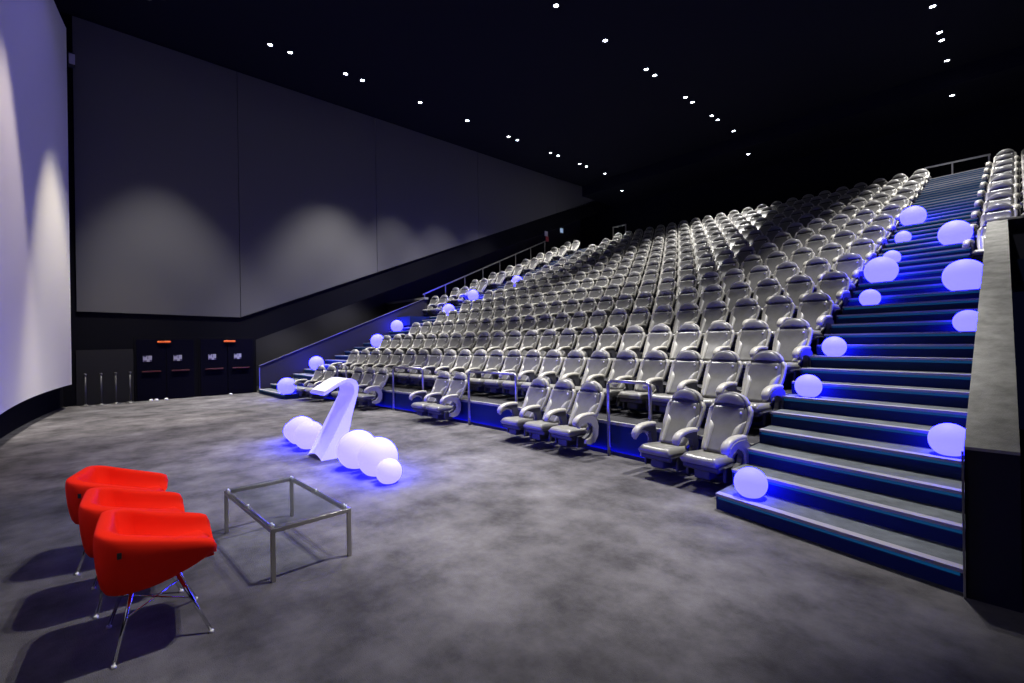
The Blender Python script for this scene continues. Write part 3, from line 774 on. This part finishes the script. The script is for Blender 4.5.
# ------------------------------------------------------------------ ceiling spotlights
LY = [1.7, 5.07, 5.73, 7.75, 8.42, 11.05, 13.6, 16.23, 16.85, 19.37, 20.0, 21.9, 22.53, 24.35, 26.2]
LX = ((-17.5, 'over the side stairs'), (-9.66, 'in the middle of the hall'), (-1.76, 'over the wide stairs'))
SIZE = {}
ring = mesh_of(lathe(bmesh.new(), [(.075,0),(.075,-.03),(.085,-.04),(.115,-.04),(.115,0)], 20), 'lamp_ring', M['housing'], True)
lens = mesh_of(lathe(bmesh.new(), [(0,-.02),(.06,-.022),(.074,-.016),(.074,-.005),(0,-.004)], 20), 'lamp_lens', M['lens'], True)
def spot(x, y, z, label, group, watts, ang=62, blend=.55, aim=None, col=(.94,.95,1.), lit=True):
    r = thing('ceiling_spotlight', label, 'spotlight', (x, y, z), 0, group)
    link('lamp_ring', ring, r)
    if lit: link('lamp_lens', lens, r)
    ld = bpy.data.lights.new('spot_beam', 'SPOT'); ld.energy = watts; ld.spot_size = math.radians(ang); ld.spot_blend = blend
    ld.shadow_soft_size = .07; ld.color = col
    lo = bpy.data.objects.new('spot_beam', ld); COL.objects.link(lo); lo.parent = r; lo.location = (0,0,-.06)
    if aim:
        d = Vector(aim)-Vector((x,y,z-.06)); lo.rotation_euler = d.to_track_quat('-Z','Y').to_euler()
    return r
P = 1400.
POW = {1.7:.12, 5.07:2.0, 5.73:2.0, 7.75:2.5, 8.42:2.5, 11.05:2.4, 13.6:2.2}
for i, (x, where) in enumerate(LX):
    for j, y in enumerate(LY):
        z = CEIL if y < 25 else 11.52
        n = len(LY)-1-j
        aim, pw, an = None, P*POW.get(y, 1.3), 54
        if i == 0: an = 62; pw *= .95 if y < 14 else 1
        if i == 0 and y == 1.7: aim = (-17.5, 2.6, 0); pw = P*3.4; an = 56
        if i == 0 and y in (5.07, 5.73): aim = (-14.8, 4.8, 0)
        if i == 1 and y in (5.07, 5.73): aim = (-8.6, 4.8, 0); an = 46
        if i == 2 and y == 1.7: pw *= 1.3; an = 70
        if i == 1 and y in (7.75, 8.42): aim = (-7.0, 6.0, 0); an = 48; pw *= 1.1
        if i == 2 and y in (5.07, 5.73): aim = (-4.5, 1.0, 0); an = 40; pw *= .85
        if i == 2 and y in (7.75, 8.42): aim = (-4.0, 6.0, 0); an = 44; pw *= 1.15
        spot(x, y, z, 'bright ceiling spotlight %s, %s from the back wall' % (where, ORD[n]), 'spotlights ' + where, pw, ang=an, aim=aim, col=(1.,.975,.94))
# extra beams that wash the screen
spot(-17.2, 2.0, CEIL, 'ceiling spotlight close to the far edge of the screen', 'spotlights over the side stairs', P*1.9, 42, .4, aim=(-17.1, 1.0, 0), col=(1.,.88,.58))
spot(-12.6, 1.4, CEIL, 'ceiling spotlight close to the screen, nearer its middle', 'spotlights over the side stairs', P*2.5, 42, .45, aim=(-12.4, .2, 0), col=(1.,.87,.82))
spot(-13.8, 3.6, CEIL, 'added blue wash light in the ceiling aimed at the screen', 'added wash lights', P*.24, 80, .7, aim=(-15.2, -.6, 8.6), col=(.20,.17,1.))  # added lamp, gives the upper screen its blue tint
# fill lamps added under the overhang to brighten the far passage wall
for q, y in enumerate((6.9, 9.9)):
    z = 2.02+.397*(y-5.12)
    spot(-21.2, y, z, 'small added fill lamp under the overhang, %s from the doors' % ORD[q], 'added passage fill lamps', 120., 130, .9, aim=(-23.2, y-.3, z-2.0), lit=False)

# ------------------------------------------------------------------ world, camera, view
w = bpy.data.worlds.new('world'); sc.world = w; w.use_nodes = True
w.node_tree.nodes['Background'].inputs[0].default_value = (.02,.025,.10,1); w.node_tree.nodes['Background'].inputs[1].default_value = .05
yaw, pitch, roll = math.radians(47.139), math.radians(.004), math.radians(-.906)
cd = bpy.data.cameras.new('camera'); cam = bpy.data.objects.new('camera', cd); COL.objects.link(cam)
cd.sensor_width = 36.; cd.lens = 471.26/1024*36.; cd.clip_start = .05; cd.clip_end = 200
cy, sy = math.cos(yaw), math.sin(yaw)
D3 = [Vector((cy,0,-sy)), Vector((sy,0,cy)), Vector((0,-1,0))]       # world x,y,z seen in camera axes (right, down, forward)
c, s = math.cos(pitch), math.sin(pitch); Rp = Matrix(((1,0,0),(0,c,-s),(0,s,c)))
c, s = math.cos(roll), math.sin(roll); Rr = Matrix(((c,-s,0),(s,c,0),(0,0,1)))
cols = [Rr @ Rp @ v for v in D3]
right = Vector([v.x for v in cols]); down = Vector([v.y for v in cols]); fwd = Vector([v.z for v in cols])
mw = Matrix.Identity(4)
for i in range(3): mw[i][0], mw[i][1], mw[i][2] = right[i], -down[i], -fwd[i]
mw.translation = (0, 0, 1.8)
cam.matrix_world = mw
sc.camera = cam
sc.view_settings.view_transform = 'Standard'; sc.view_settings.look = 'None'; sc.view_settings.gamma = 1.
sc.view_settings.use_curve_mapping = False
sc.view_settings.exposure = 0.
